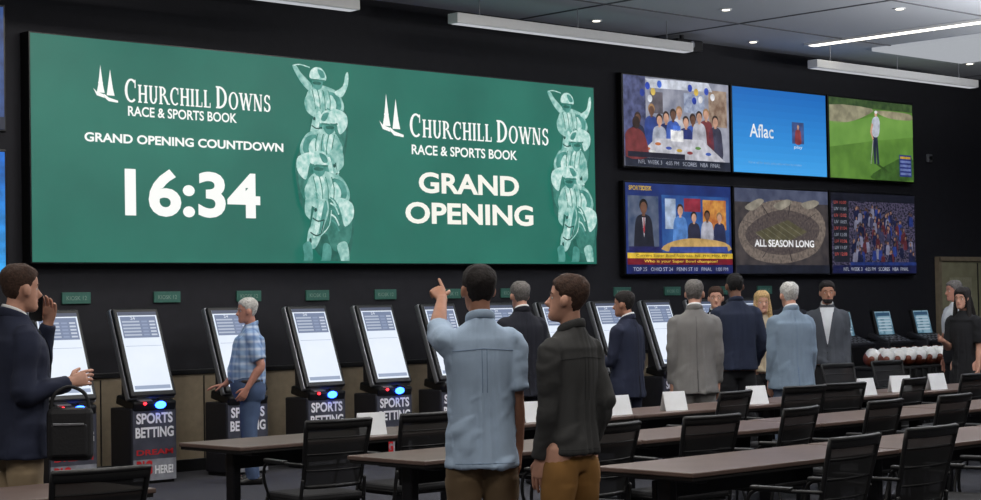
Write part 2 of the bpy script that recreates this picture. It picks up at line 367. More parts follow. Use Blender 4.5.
def t_golf(S):
    S.rect(0,0,1,1,E(74,112,46,scale=4,c2=(96,138,58))); S.rect(0,0,1,.1,E(38,60,34,c2=(68,92,50),scale=14),2)
    S.poly(crc([(0,.1),(.5,.1),(.42,.2),(.2,.3),(0,.3)],3),E(138,134,110),3); S.poly([(0,.3),(.2,.3),(.5,.2),(1,.14),(1,.42),(.55,.5),(0,.62)],E(94,138,60,c2=(114,156,74),scale=3),3)
    S.poly(crc([(.55,.12),(.95,.12),(.98,.2),(.7,.2)]),E(146,140,114),4); S.poly(crc([(.5,.92),(.96,.66),(1,.98),(.55,1)],3),E(56,88,38),4)
    S.poly([(.515,.8),(.5,.46),(.49,.3),(.52,.22),(.56,.22),(.58,.32),(.56,.46),(.575,.8),(.55,.8),(.54,.55),(.535,.8)],E(36,42,64),5)
    S.poly(crc([(.495,.26),(.53,.2),(.57,.2),(.59,.28),(.57,.44),(.5,.44)],3),E(180,186,198),6); S.ell(.545,.165,.015,.034,sk,6); S.ell(.545,.14,.018,.02,E(210,210,210),7)
    S.poly([(.49,.28),(.47,.4),(.5,.5),(.51,.48),(.49,.4),(.51,.3)],sk,7); S.poly([(.5,.5),(.47,.8),(.475,.8),(.508,.5)],E(170,170,170),7)
    S.poly([(.53,.8),(.57,.8),(.72,.9),(.68,.91)],E(50,78,34),5)
    S.rect(.82,.66,.97,.94,E(40,50,110),6)
    for i in range(5): S.rect(.83,.68+i*.052,.96,.71+i*.052,E(96,110,160) if i else E(170,136,50),7)
def t_news(S):
    S.rect(0,0,1,1,E(22,32,86,c2=(32,58,124),scale=3)); S.text('SPORTSDESK',.03,.03,.24,.08,E(205,170,60),3,.02)
    S.rect(.02,.14,.3,.74,E(44,62,92,c2=(96,104,124),scale=6),2); S.man(.16,.18,.62,E(28,30,42),sk2,3,hair=E(20,15,12)); S.poly([(.145,.38),(.175,.38),(.16,.6)],E(205,205,212),6); S.poly([(.155,.38),(.165,.38),(.168,.52),(.16,.56),(.152,.52)],E(140,40,50),7); S.rect(.02,.7,.3,.76,E(30,30,80),8)
    S.rect(.33,.12,.98,.76,E(28,54,118,c2=(52,98,160),scale=4),2); S.rect(.72,.16,.95,.5,E(160,84,44,c2=(206,150,74),scale=12),3); S.rect(.36,.16,.46,.5,E(160,176,200),3); S.rect(.54,.15,.7,.3,E(130,40,56),3)
    S.man(.5,.22,.5,E(80,124,186),sk,5,hair=E(60,40,30)); S.man(.63,.3,.46,E(40,40,60),sk,5,hair=E(30,25,22)); S.man(.76,.28,.46,E(160,160,172),sk2,5,hair=E(20,15,12)); S.man(.88,.3,.45,E(40,46,80),sk,5,hair=E(130,104,72))
    S.poly(crc([(.38,.66),(.6,.6),(.92,.64),(.95,.75),(.36,.75)],3),E(184,150,92),9); S.poly([(.4,.7),(.95,.69),(.96,.76),(.38,.76)],E(52,70,140),10)
    S.rect(0,.77,1,.9,E(106,20,34),11); S.rect(0,.77,1,.83,E(204,172,56),12); S.text('Current Super Bowl favorites: NE, PHI, MIN, PIT',.08,.785,.95,.82,E(20,20,20),13); S.text('Who is your Super Bowl champion?',.15,.845,.85,.885,E(225,190,76),13,.01)
    S.rect(0,.9,1,1,E(20,28,80),12); S.text('TOP 25   OHIO ST 24   PENN ST 10   FINAL   1:00 PM',.05,.93,.95,.97,E(170,176,196),13)
def t_stad(S):
    S.rect(0,0,1,1,E(38,36,42,c2=(72,66,66),scale=6)); S.rect(0,0,1,.16,E(50,56,80,c2=(84,90,112),scale=5),2)
    S.poly(crc([(.03,.5),(.2,.22),(.5,.12),(.85,.2),(.97,.45),(.85,.75),(.5,.88),(.15,.8)]),E(80,72,70,c2=(128,116,106),scale=26),3); S.poly(crc([(.1,.52),(.28,.32),(.52,.24),(.8,.32),(.9,.48),(.76,.7),(.48,.78),(.2,.7)]),E(52,46,50,c2=(94,84,80),scale=30),4)
    for i in range(9):
        a=math.pi*2*i/9; S.poly([(.5+.3*math.cos(a),.5+.2*math.sin(a)),(.51+.3*math.cos(a),.5+.2*math.sin(a)),(.51+.46*math.cos(a),.5+.36*math.sin(a)),(.5+.46*math.cos(a),.5+.36*math.sin(a))],E(46,40,44),5)
    S.poly([(.2,.52),(.55,.36),(.76,.5),(.4,.7)],E(80,76,56),6)
    for i in range(6): 
        t=i/6; S.poly([(.2+.35*t,.52-.16*t),(.205+.35*t,.518-.16*t),(.41+.35*t,.698-.19*t),(.405+.35*t,.7-.19*t)],E(120,118,104),7)
    for t in (0,.3,.6): S.poly(crc([(.1+t,.22-t*.1),(.24+t,.12-t*.02),(.3+t,.15),(.18+t,.26-t*.06)],3),E(136,130,118),5)
    S.text('ALL SEASON LONG',.19,.6,.83,.685,E(230,230,236),9,.03); S.rect(0,.9,1,1,E(25,28,40),8)
def t_crowd(S):
    S.rect(0,0,1,1,E(18,20,36,c2=(76,70,92),scale=34,sharp=True)); S.rect(0,0,1,.1,E(20,22,34),2); S.rect(.02,.08,.2,.86,E(26,28,38),2)
    for i in range(9): S.text('LIV 1%d:0%d'%(i%3,i),.03,.1+i*.08,.17,.14+i*.08,E(140,146,160) if i%2 else E(170,76,70),3)
    for i in range(90):
        a=random.uniform(.24,.97);v=.14+.6*i/90; c=random.choice(((34,50,110),(110,110,130),(76,34,42),(22,26,52),(26,30,60),(50,50,74))); S.man(a,v,.17,E(*c),(E(130,98,84),E(74,54,48))[i%2],3+i*.05,hair=E(30,24,24))
    S.rect(.2,.86,1,.9,E(30,46,100),9); ticker(S,E(20,24,60))
def t_left(S):
    for i in range(10): S.rect(0,i/10,1,(i+1)/10,E(20+i*3,100+i*6,190+i*4),1)
    S.rect(.1,.2,.6,.7,E(220,230,240),2); S.text('RACE DAY',.15,.3,.55,.45,E(30,60,120),3,.02)
def t_left2(S):
    S.rect(0,0,1,1,E(30,46,86,c2=(60,90,150),scale=5)); S.man(.4,.2,.7,E(40,40,50),sk,3); ticker(S)
xs=[16.99+TW/2+i*(TW+.033)+.06 for i in range(3)]
for x,f1,f2 in zip(xs,(t_party,t_blue,t_golf),(t_news,t_stad,t_crowd)): tv(x,3.29,f1); tv(x,1.94,f2)
tv(8.575-TW/2,3.29,t_left2); tv(8.575-TW/2,1.94,t_left)
TVN[0]=0
# wall signs
m_sign=mat('sign_green',(60,110,98),rough=.5)
b0=B(); b0.box((0,0,0),(.31,.02,.11),m_sign,.003); b0.text('KIOSK 12',(-.11,-.012,-.02),(.22,0,0),(0,0,.04),mat('sign_text',(140,165,155)),.0); ms=b0.mesh('wall_sign')
for i,x in enumerate((9.35,10.38,11.38,12.28,13.23,14.2,15.15,16.1,17.1,18.05,19.0,19.95)): place(ms,'wall_sign',(x,15.588,1.745))
b=B(); b.box((24.0,15.58,3.7),(.12,.04,.12),m_silver,.01); b.cyl((24,15.56,3.7),(24,15.53,3.7),.03,m_black); b.obj('security_camera')
# ------------------------------------------------------------- kiosks
m_kb=mat('kiosk_charcoal',(38,38,44),rough=.45); m_dec=mat('kiosk_decal',(66,68,80),rough=.5,scale=6,nz=.3); m_declow=mat('kiosk_decal_low',(140,142,150),rough=.5,scale=10,nz=.3)
m_tx=mat('decal_white',(245,245,248),rough=.5,nz=.02,emit=0); m_rd=mat('decal_red',(200,30,38),rough=.5,nz=.02)
def kiosk():
    b=B()
    b.box((0,-.02,.37),(.5,.36,.68),m_kb,.015); b.box((0,-.02,.02),(.46,.32,.04),m_black)
    b.box((0,-.203,.46),(.47,.008,.46),m_dec); b.box((0,-.203,.13),(.47,.008,.2),m_declow)
    b.text('SPORTS',(-.2,-.209,.56),(.4,0,0),(0,0,.1),m_tx,.035); b.text('BETTING',(-.21,-.209,.43),(.42,0,0),(0,0,.1),m_tx,.035)
    b.text('DREAM',(-.2,-.209,.27),(.4,0,0),(0,0,.05),m_rd,.02)
    b.text('BIG',(-.2,-.209,.09),(.17,0,0),(0,0,.13),m_rd,.045); b.text('HERE!',(0,-.209,.09),(.2,0,0),(0,0,.08),m_tx,.03)
    T=Matrix.Translation((0,-.07,.755))@Matrix.Rotation(math.radians(12),4,'X')
    b.box((0,0,0),(.47,.32,.09),m_black,.02,T)
    b.box((-.1,-.12,.05),(.14,.06,.012),m_silver,.003,T); b.box((.12,-.08,.05),(.12,.1,.01),m_kb,.003,T)
    b.add(ellipsoid((.05,-.168,.012),(.06,.022,.036)),E(36,84,255,s=14),True,T)
    b.add(ellipsoid((-.12,-.165,.03),(.018,.012,.014)),E(255,40,50,s=5),True,T)
    b.box((0,.06,.95),(.3,.14,.45),m_kb,.02)
    T=Matrix.Translation((0,-.01,1.21))@Matrix.Rotation(math.radians(-20.7),4,'X')
    b.box((0,.02,0),(.52,.07,.90),m_silver,.018,T); b.box((0,-.01,0),(.50,.08,.88),m_black,.015,T)
    S=Scr(b,T@V((-.212,-.052,.40)),(.424,0,0),T.to_3x3()@V((0,0,-.79)),T.to_3x3()@V((0,-1,0)))
    S.rect(0,0,1,1,E(212,222,236,s=1.1,scale=2,c2=(226,233,244)),1)
    S.rect(0,0,1,.045,E(70,78,100),2); S.rect(.04,.06,.96,.33,E(112,126,156),2)
    S.text('24',.3,.065,.42,.1,E(230,235,245),3)
    for i in range(5): 
        S.rect(.07,.115+i*.042,.52,.135+i*.042,E(176,186,204),3); S.rect(.57,.115+i*.042,.72,.135+i*.042,E(136,150,180),3); S.rect(.77,.115+i*.042,.92,.135+i*.042,E(196,204,220),3)
    S.rect(.04,.43,.96,.436,E(170,182,204),2); S.rect(.04,.93,.96,.975,E(150,164,190),2)
    return b.mesh('betting_kiosk')
mk=kiosk()
for i,x in enumerate((8.99,9.85,10.92,11.90,12.8,13.7,14.6,15.5,16.4,17.3,18.15,19.0)): place(mk,'betting_kiosk',(x-.2,14.93,0),0)
def terminal():
    b=B(); b.box((0,0,.50),(.62,.5,1.0),m_kb,.02); b.box((0,-.27,.6),(.5,.02,.7),m_black,.005)
    T=Matrix.Translation((0,-.08,1.03))@Matrix.Rotation(math.radians(20),4,'X'); b.box((0,0,0),(.58,.4,.06),m_kb,.01,T)
    for i in range(5):
        for j in range(3): b.box((-.2+i*.1,-.14+j*.08,.035),(.05,.04,.014),m_silver,.003,T)
    T=Matrix.Translation((0,.06,1.25))@Matrix.Rotation(math.radians(-14),4,'X'); b.box((0,0,0),(.42,.06,.38),m_black,.012,T)
    S=Scr(b,T@V((-.185,-.033,.165)),(.37,0,0),T.to_3x3()@V((0,0,-.33)),T.to_3x3()@V((0,-1,0)))
    S.rect(0,0,1,1,E(76,110,128,c2=(120,150,166),scale=8,sharp=True),1); S.rect(.05,.05,.95,.2,E(40,70,95),2)
    for i in range(5): S.rect(.08,.27+i*.13,.9,.33+i*.13,E(160,178,190),2)
    return b.mesh('wagering_terminal')
mt=terminal()
for x in (20.9,21.85,22.8,23.7): place(mt,'wagering_terminal',(x,14.95,0))
# ------------------------------------------------------------- tables, chairs
m_top=mat('table_laminate_brown',(98,80,73),rough=.4,scale=5,nz=.14); m_edge=mat('table_edge',(28,26,26),rough=.5); m_leg=mat('table_leg_metal',(40,40,44),rough=.35,metal=.5)
def table():
    b=B(); b.box((0,0,.737),(1.82,.68,.026),m_top,.006); b.box((0,0,.715),(1.8,.66,.02),m_edge,.004)
    for sx in (-.72,.72):
        b.box((sx,0,.39),(.06,.09,.64),m_leg,.01); b.box((sx,0,.07),(.06,.6,.04),m_leg,.012); b.box((sx,0,.695),(.06,.5,.03),m_leg,.005)
        for sy in (-.27,.27): b.cyl((sx-.02,sy,.035),(sx+.02,sy,.035),.035,m_black,14)
    b.box((0,.12,.62),(1.38,.03,.1),m_leg,.005)
    return b.mesh('training_table')
mtab=table()
for y,x0,n in ((9.85,6.85,6),(8.1,6.84,5),(6.42,7.16,3),(8.05,3.23,1)):
    for i in range(n): place(mtab,'training_table',(x0+.92+i*1.86,y,0),0)
m_mesh=mat('chair_mesh_black',(20,20,23),rough=.8,alpha=.93,scale=300,nz=.5); m_seat=mat('chair_seat_fabric',(24,24,27),rough=.9,scale=80,bump=.2); m_fr=mat('chair_frame_black',(15,15,17),rough=.5)
def chair():
    b=B()
    b.box((0,0,.445),(.46,.45,.05),m_seat,.022); b.box((0,0,.412),(.42,.41,.02),m_fr,.008)
    def bk(u,t):
        w=.2+.03*t
        return V((u*w,-.21-.10*t-.035*(1-u*u)+.0,.52+.40*t))
    nu,nt=10,8; v=[];f=[]
    for j in range(nt+1):
        for i in range(nu+1): v.append(bk(-1+2*i/nu,j/nt))
    for j in range(nt):
        for i in range(nu): a=j*(nu+1)+i; f.append((a,a+1,a+nu+2,a+nu+1))
    b.add((v,f),m_mesh,True)
    loop=[bk(-1+2*i/nu,1) for i in range(nu+1)]+[bk(1,1-j/nt) for j in range(1,nt+1)]+[bk(1-2*i/nu,0) for i in range(1,nu+1)]+[bk(-1,j/nt) for j in range(1,nt)]
    b.tube(loop,.014,m_fr,8,closed=True)
    b.tube([bk(-1+2*i/nu,.96) for i in range(nu+1)],[(.03,.012)]*(nu+1),m_fr,10,ref=(0,0,1))
    for t in (.25,.5,.75): b.tube([bk(-1+2*i/nu,t) for i in range(nu+1)],.005,m_fr,6)
    for s in (-1,1):
        b.tube(cr([(s*.22,-.24,.56),(s*.225,-.22,.44),(s*.23,-.2,.25),(s*.24,-.26,.012)],4),.012,m_fr,8)
        b.tube(cr([(s*.225,.2,.43),(s*.235,.22,.22),(s*.24,.24,.012)],4),.012,m_fr,8)
        b.tube([(s*.22,-.22,.43),(s*.22,.21,.43)],.011,m_fr,8)
        b.tube(cr([(s*.225,.17,.43),(s*.265,.17,.56),(s*.265,.12,.655),(s*.262,-.1,.66),(s*.23,-.25,.66)],4),.010,m_fr,8)
        b.box((s*.265,.02,.67),(.045,.24,.022),m_fr,.008)
    b.tube([(-.22,.1,.43),(.22,.1,.43)],.011,m_fr,8)
    return b.mesh('stacking_chair')
mc=chair()
def chairs(y,xs_):
    for x in xs_: place(mc,'stacking_chair',(x,y+random.uniform(-.05,.03),0),math.radians(random.uniform(-10,10)))
chairs(9.24,[7.2,7.95,9.25,10.95,11.95,12.5,13.4,14.4,15.3,16.2])
chairs(7.48,[7.75,8.65,9.5,10.45,11.3,12.2,13.1,14.0]); chairs(5.82,[7.7,8.5,9.3,10.2,11.1]); chairs(7.43,[4.4])
for x in (16.0,16.9,18.6): place(mc,'stacking_chair',(x,11.3,0),math.radians(170))
m_card=mat('card_white',(242,244,246),rough=.6,nz=.02)
def card():
    b=B(); h=.15;w=.2
    b.add(([(-w/2,-.05,0),(w/2,-.05,0),(w/2,0,h),(-w/2,0,h),(-w/2,.05,0),(w/2,.05,0)],[(0,1,2,3),(3,2,5,4)]),m_card)
    b.add(([(-w/2,-.047,0),(w/2,-.047,0),(w/2,0,h-.004),(-w/2,0,h-.004),(-w/2,.047,0),(w/2,.047,0)],[(0,3,2,1),(3,4,5,2)]),m_card)
    return b.mesh('tent_card')
mcd=card()
for x,y in ((8.05,9.66),(9.6,9.66),(10.55,9.68),(11.2,9.68),(12.24,9.68),(13.8,9.68),(14.4,9.72),(14.93,9.68)): place(mcd,'tent_card',(x,y,.7505),math.radians(random.uniform(-22,5)-10))
# football table
b=B(); m_cl=mat('tablecloth_black',(18,18,20),rough=.9); b.box((20.2,13.4,.74),(2.3,.7,.03),m_cl,.008); b.box((20.2,13.4,.37),(2.26,.66,.72),m_cl,.02)
for i in range(16): b.tube([(19.15+i*.14,13.06,.72),(19.15+i*.14,13.05,.02)],.02,m_cl,8)
b.obj('draped_table')
b=B(); m_fb=mat('football_leather',(120,58,38),rough=.5,scale=80,bump=.2); m_fw=mat('football_white_panel',(250,248,242),rough=.5)
for i in range(9):
    for j in range(2):
        c=V((19.3+i*.235,13.22+j*.22,.755+.10)); pts=[];rr=[]
        for k in range(11):
            t=-1+2*k/10; pts.append(c+V((t*.115,t*.09,0))); rr.append(.10*math.sqrt(max(.02,1-t*t*.98)))
        b.add(tube(pts,rr,16,cap=False),m_fb,True)
        b.add(tube([p+V((0,-.024,.036)) for p in pts[1:-1]],[r*.95 for r in rr[1:-1]],16,cap=False),m_fw,True)
        for k in range(4): b.tube([c+V((-.03+k*.02,-.02+k*.018,.13)),c+V((-.015+k*.02,-.035+k*.018,.129))],.004,m_fb,6)
b.obj('row_of_footballs')
# ------------------------------------------------------------- people
def remesh(parts,vox,it=5):
    b=B(); 
    for g in parts: b.add(g,m_black)
    o=b.obj('tmp'); md=o.modifiers.new('r','REMESH'); md.mode='VOXEL'; md.voxel_size=vox
    sm=o.modifiers.new('s','SMOOTH'); sm.factor=.5; sm.iterations=it
    dg=bpy.context.evaluated_depsgraph_get(); me=bpy.data.meshes.new_from_object(o.evaluated_get(dg))
    v=[p.co.copy() for p in me.vertices]; nr=[p.normal.copy() for p in me.vertices]; f=[tuple(p.vertices) for p in me.polygons]
    od=o.data; bpy.data.objects.remove(o); bpy.data.meshes.remove(od); bpy.data.meshes.remove(me)
    return v,nr,f
HL=[(-.118,.018,.074,.03),(-.11,.034,.086,.01),(-.09,.048,.090,-.02),(-.06,.058,.088,-.045),(-.03,.066,.086,-.068),(0,.071,.086,-.085),(.03,.074,.091,-.094),(.06,.072,.087,-.093),(.085,.062,.070,-.082),(.104,.045,.045,-.062),(.116,.024,.016,-.035),(.12,.006,-.004,-.014)]
HLs=cr(HL,3)
def head_pt(lv,a,off=0):
    z,w,yf,yb=lv; cy=(yf+yb)/2; ry=(yf-yb)/2
    c,s=math.cos(a),math.sin(a); e=2/2.3
    x=(w+off)*abs(c)**e*(1 if c>0 else -1); y=cy+(ry+off)*abs(s)**e*(1 if s>0 else -1)
    return V((x,y,z+off*max(0,z)/.12))
def ss(a,b_,x):
    t=min(1,max(0,(x-a)/(b_-a))); return t*t*(3-2*t)
def hair_geo(style,thick):
    rings=[];n=48
    for lv in cr(HL,5):
        r=[]
        for j in range(n):
            a=2*math.pi*j/n; az=abs(math.degrees(math.atan2(math.cos(a),math.sin(a))))
            tb=[(0,.066),(35,.062),(60,.035),(80,-.012),(95,.02),(115,-.03),(140,-.065),(180,-.075)]
            if style=='bald': tb=[(0,.2),(60,.2),(80,.0),(95,.01),(115,-.03),(180,-.07)]
            if style=='long': tb=[(0,.06),(35,.05),(60,-.02),(80,-.1),(180,-.12)]
            for (a0,z0),(a1,z1) in zip(tb,tb[1:]):
                if az<=a1: zt=z0+(z1-z0)*(az-a0)/(a1-a0); break
            p=head_pt(lv,a,0); nz=noise.noise(V((p.x*40,p.y*40,p.z*22))); n2=noise.noise(V((p.x*90,p.y*90,p.z*30)))
            m=ss(-.010,.012,lv[0]-zt+.006*n2)
            if style=='bald': m*=1-ss(.045,.065,lv[0])
            r.append(head_pt(lv,a,-.007+m*(.007+thick*(.5+.6*ss(0,.1,lv[0]))+.004*nz+.002*n2)))
        rings.append(r)
    return loft(rings)
m_eye=mat('eye_white',(225,222,215),rough=.2,nz=.01); m_iris=mat('eye_iris',(50,35,25),rough=.1); m_lip=mat('lips',(165,95,85),rough=.5)
m_shoe=mat('shoe_leather_black',(22,20,20),rough=.35); m_belt=mat('belt_leather',(35,25,20),rough=.4)
TT=[(.90,0,.185,.130),(1.05,0,.168,.118),(1.18,.003,.174,.120),(1.31,.002,.188,.122),(1.40,-.006,.182,.108),(1.455,-.012,.145,.084),(1.50,-.018,.082,.068),(1.53,-.02,.062,.058)]
def nv(t): return V(t).normalized()
DEF=dict(ua=(.10,-.04,-1),fa=(.02,.22,-1),hd=(0,.12,-1),pn=(-1,.15,0),curl=(.35,.4,.45,.5))
POCK=dict(ua=(.10,-.25,-1),fa=(-.10,.38,-.9),hd=(-.12,.4,-.8),pn=(-1,.1,0),curl=(.6,.7,.7,.7))
def person(name,x,y,ang,H,topm,botm,skin,hairm,hs='short',thick=.010,kind='jacket',hem=.78,sleeve='long',armR=None,armL=None,hy=0,hp=0,girth=1,belly=0,collar=None,vox=.010,shirtV=None,wide=1,foldk=.75,stance=1,tuck=False,skirt=False,beard=None,seam=None):
    s=H/1.78; P=bpy.data.objects.new(name,None); sc.collection.objects.link(P); P.location=(x,y,0); P.rotation_euler=(0,0,math.radians(ang-90)); P.empty_display_size=.2
    Sm=Matrix.Scale(s,4)
    def child(b,nm): o=b.obj(nm,parent=P); return o
    body=[];fing=[];sleeves=[]
    def trings(tb,g,n=28):
        out=[]
        for z,cy,rx,ry in cr(tb,3):
            k=girth if z<1.42 else 1; bl=belly*math.exp(-((z-1.05)/.16)**2)
            r=[]
            for j in range(n):
                a=2*math.pi*j/n; c,q=math.cos(a),math.sin(a); e=2/2.35
                yy=(ry*k+g+(bl if q>0 else 0))*abs(q)**e*(1 if q>0 else -1)
                r.append(V(((rx*k*wide+g+bl*.3)*abs(c)**e*(1 if c>0 else -1),cy+yy,z)))
            out.append(r)
        return loft(out)
    body.append(trings([(.84,0,.16,.11)]+TT,-.024))
    for side,spec in ((1,armR),(-1,armL)):
        d=dict(DEF); d.update(spec or {})
        mx=(lambda t: nv((t[0]*side,t[1],t[2])))
        ua,fa,hd=mx(d['ua']),mx(d['fa']),mx(d['hd']); pn=mx(d['pn'])
        A0=V((side*.09,-.008,1.40)); S=V((side*.172*wide,-.008,1.405)); El=S+ua*.29; Wr=El+fa*.255
        q=cr([tuple(A0)+(.052,),tuple(S)+(.054,),tuple(S+ua*.14)+(.048,),tuple(El)+(.041,),tuple(El+fa*.07)+(.043,),tuple(El+fa*.17)+(.034,),tuple(Wr)+(.026,)],3)
        body.append(tube([p[:3] for p in q],[p[3]*(.9+.1*girth) for p in q],14))
        if sleeve=='long':
            q=cr([tuple(A0)+(.068,),tuple(S+V((0,0,-.002)))+(.069,),tuple(S+ua*.13)+(.063,),tuple(El)+(.054,),tuple(El+fa*.13)+(.048,),tuple(Wr)+(.041,)],4)
        elif sleeve=='short':
            q=cr([tuple(A0)+(.068,),tuple(S)+(.070,),tuple(S+ua*.12)+(.070,),tuple(S+ua*.24)+(.074,)],4)
        else: q=None
        if q: sleeves.append(tube([p[:3] for p in q],[p[3]*(.85+.15*girth) for p in q],18,cap=False))
        pn=(pn-hd*pn.dot(hd)).normalized(); l=(hd.cross(pn))*side
        body.append(tube([Wr-hd*.02,Wr+hd*.02,Wr+hd*.06,Wr+hd*.092],[(.026,.021),(.033,.019),(.042,.017),(.041,.014)],14,ref=l))
        cl=d['curl']
        for k,(of,ln) in enumerate(((.031,.073),(.0105,.082),(-.0105,.076),(-.031,.058))):
            p=Wr+hd*.075+l*of; pts=[p]; rr=[.0095]; th=0
            p=Wr+hd*(.098-.006*abs(k-1))+l*of; pts.append(p); rr.append(.0095)
            for seg,w_,rd in ((.45,.55,.0088),(.3,1.2,.0082),(.25,1.7,.0068)):
                th=cl[k]*w_; dr=hd*math.cos(th)+pn*math.sin(th)+l*(of*1.2); p=p+dr.normalized()*ln*seg; pts.append(p); rr.append(rd)
            fing.append(tube(pts,rr,8))
        p=Wr+hd*.025+l*.024; d1=(hd*.6+l*.62+pn*.35).normalized(); d2=(hd*.8+l*.25+pn*.5).normalized()
        fing.append(tube([p,p+d1*.035,p+d1*.035+d2*.03,p+d1*.035+d2*.055],[.013,.0115,.0098,.0075],8))
    piv=V((0,-.015,1.54)); HM=Matrix.Translation(piv)@Matrix.Rotation(math.radians(hy),4,'Z')@Matrix.Rotation(math.radians(hp),4,'X')@Matrix.Translation(V((0,.012,1.66))-piv)
    n=32; hg=loft([[HM@head_pt(lv,2*math.pi*j/n) for j in range(n)] for lv in HLs]); body.append(hg)
    body.append(tube([(0,-.022,1.40),(0,-.022,1.50),(0,-.014,1.55),tuple(HM@V((0,-.012,-.04)))],[.066,.054,.052,.051],16))
    body.append(tube([HM@V((0,.080,.012)),HM@V((0,.094,-.012)),HM@V((0,.108,-.034)),HM@V((0,.094,-.042))],[.009,.010,.0145,.011],10))
    body.append(tube([HM@V((-.045,.074,.022)),HM@V((0,.087,.02)),HM@V((.045,.074,.022))],.009,10))
    body.append(ellipsoid((0,.082,-.092),(.02,.013,.014),Mx=HM))
    for q in (-1,1): body.append(ellipsoid((q*.080,-.008,-.008),(.012,.021,.033),Mx=HM@Matrix.Rotation(q*.25,4,'Z')))
    legs=[]
    for q in (-1,1):
        hx=.092; kx=.10*stance; ax=.115*stance
        c=cr([(q*hx,0,.92,.078),(q*hx,0,.80,.078),(q*kx,.012,.50,.055),(q*ax,-.012,.33,.053),(q*ax,-.018,.10,.036)],3)
        body.append(tube([p[:3] for p in c],[p[3] for p in c],14))
        body.append(tube([(q*ax,-.05,.05),(q*ax,.03,.045),(q*(ax+.01),.13,.03)],[.032,.035,.022],10))
        k=.85+.15*girth
        c=cr([(q*.086,0,.88,.078*k),(q*.088,0,.78,.095*k),(q*kx,.012,.50,.076),(q*ax,-.005,.30,.070),(q*ax,-.012,.055,.066)],4)
        legs.append(tube([p[:3] for p in c],[p[3] for p in c],18,cap=False))
    v,nr,f=remesh(body,.0075,3)
    b=B(); b.add((v,f),skin,True,Sm)
    for g in fing: b.add(g,skin,True,Sm)
    child(b,'body')
    b=B()
    for q in (-1,1):
        b.add(ellipsoid((q*.030,.0695,0),(.013,.0125,.011),Mx=HM),m_eye,True,Sm); b.add(ellipsoid((q*.030,.0785,0),(.0055,.005,.0055),10,7,Mx=HM),m_iris,True,Sm)
        b.tube([HM@V((q*.014,.092,.021)),HM@V((q*.03,.088,.027)),HM@V((q*.048,.076,.021))],[.003,.004,.0025],hairm,6,Mx=Sm)
    b.tube([HM@V((-.022,.083,-.065)),HM@V((0,.0905,-.063)),HM@V((.022,.083,-.065))],[.003,.0055,.003],m_lip,8,Mx=Sm)
    child(b,'face_features')
    b=B(); b.add(hair_geo(hs,thick),hairm,True,Sm@HM)
    if hs=='long':
        b.add(tube([HM@V((0,-.05,.05)),HM@V((0,-.075,-.03)),V((0,-.10,1.50)),V((0,-.125,1.38)),V((0,-.13,1.26))],[(.07,.05),(.085,.05),(.10,.04),(.10,.03),(.06,.018)],18,ref=(1,0,0)),hairm,True,Sm)
        for q in (-1,1): b.add(tube([HM@V((q*.07,.0,.03)),HM@V((q*.08,.01,-.06)),V((q*.09,.03,1.46)),V((q*.085,.08,1.34))],[.022,.026,.026,.012],10),hairm,True,Sm)
    if beard: b.add(loft([[HM@head_pt(lv,2*math.pi*j/36,(.006 if math.sin(2*math.pi*j/36)>-.1 else -.01)) for j in range(36)] for lv in HLs[:9]]),beard,True,Sm)
    child(b,'hair')
    # upper garment
    if tuck: tb=[(hem,0,.165,.112)]+[t for t in TT if t[0]>hem+.04]
    elif hem<.86: tb=[(hem,0,.196*(1.0 if not skirt else 1.05),.144)]+TT
    else: tb=[(hem,0,.186,.136)]+[t for t in TT if t[0]>hem+.04]
    gg=.010 if kind=='jacket' else .006
    v,nr,f=remesh([trings(tb,gg)]+sleeves,vox,5)
    v2=[]
    for p,nn in zip(v,nr):
        torso=abs(p.x)<.17*wide
        # long draping folds radiating from the shoulders plus a few cross wrinkles at the waist
        fr=V((p.x*11+p.z*2.2*(1 if p.x>0 else -1)*min(1,abs(p.x)*12),p.y*8,p.z*1.9)) if torso else V((p.x*6,p.y*6,p.z*14))
        n1=noise.noise(fr+V((x*3,y,0))); n2=noise.noise(V((p.x*6+p.z*3,p.y*6,p.z*15-p.x*7)))
        a=n1*.011*foldk+max(0,n2-.05)*.016*foldk*(ss(1.25,1.1,p.z) if torso else 1)
        if torso: a*=.35+.9*ss(1.38,.95,p.z)
        v2.append(p+nn*a)
    b=B(); b.add((v2,f),topm,True,Sm)
    bvh=BVHTree.FromPolygons(v2,f)
    def surf(xx,z,front,off=.004):
        o=V((xx,1.0 if front else -1.0,z)); d=V((0,-1,0)) if front else V((0,1,0))
        h=bvh.ray_cast(o,d)[0]
        if h is None: h=V((xx,.1 if front else -.1,z))
        return h-d*off
    cm=collar or topm
    def coll(z,rx,ry,hh,m,op=0):
        pts=[]
        for k in range(25):
            a=math.radians(90+op+(360-2*op)*k/24)
            pts.append(V((rx*math.cos(a),-.018+ry*math.sin(a),z-.028*math.sin(a))))
        b.add(tube(pts,[(hh,.006)]*25,8,ref=(0,0,1),closed=False),m,True,Sm)
    if kind=='jacket':
        coll(1.520,.072,.070,.026,topm,22); coll(1.533,.062,.060,.026,collar or m_white,12)
        if seam:
            b.tube([surf(0,1.46-.05*i,False,.000) for i in range(int((1.46-hem-.03)/.05))],.0022,seam,6,Mx=Sm)
            b.tube([surf(.004,.98-.03*i,False,.001) for i in range(int((.98-hem-.01)/.03)+1)],.0045,seam,6,Mx=Sm)
    elif kind=='polo':
        coll(1.520,.069,.067,.022,cm,14); b.tube([surf(0,1.46-.02*i,True,.002) for i in range(8)],[(.016,.004)]*8,cm,8,Mx=Sm,ref=(1,0,0))
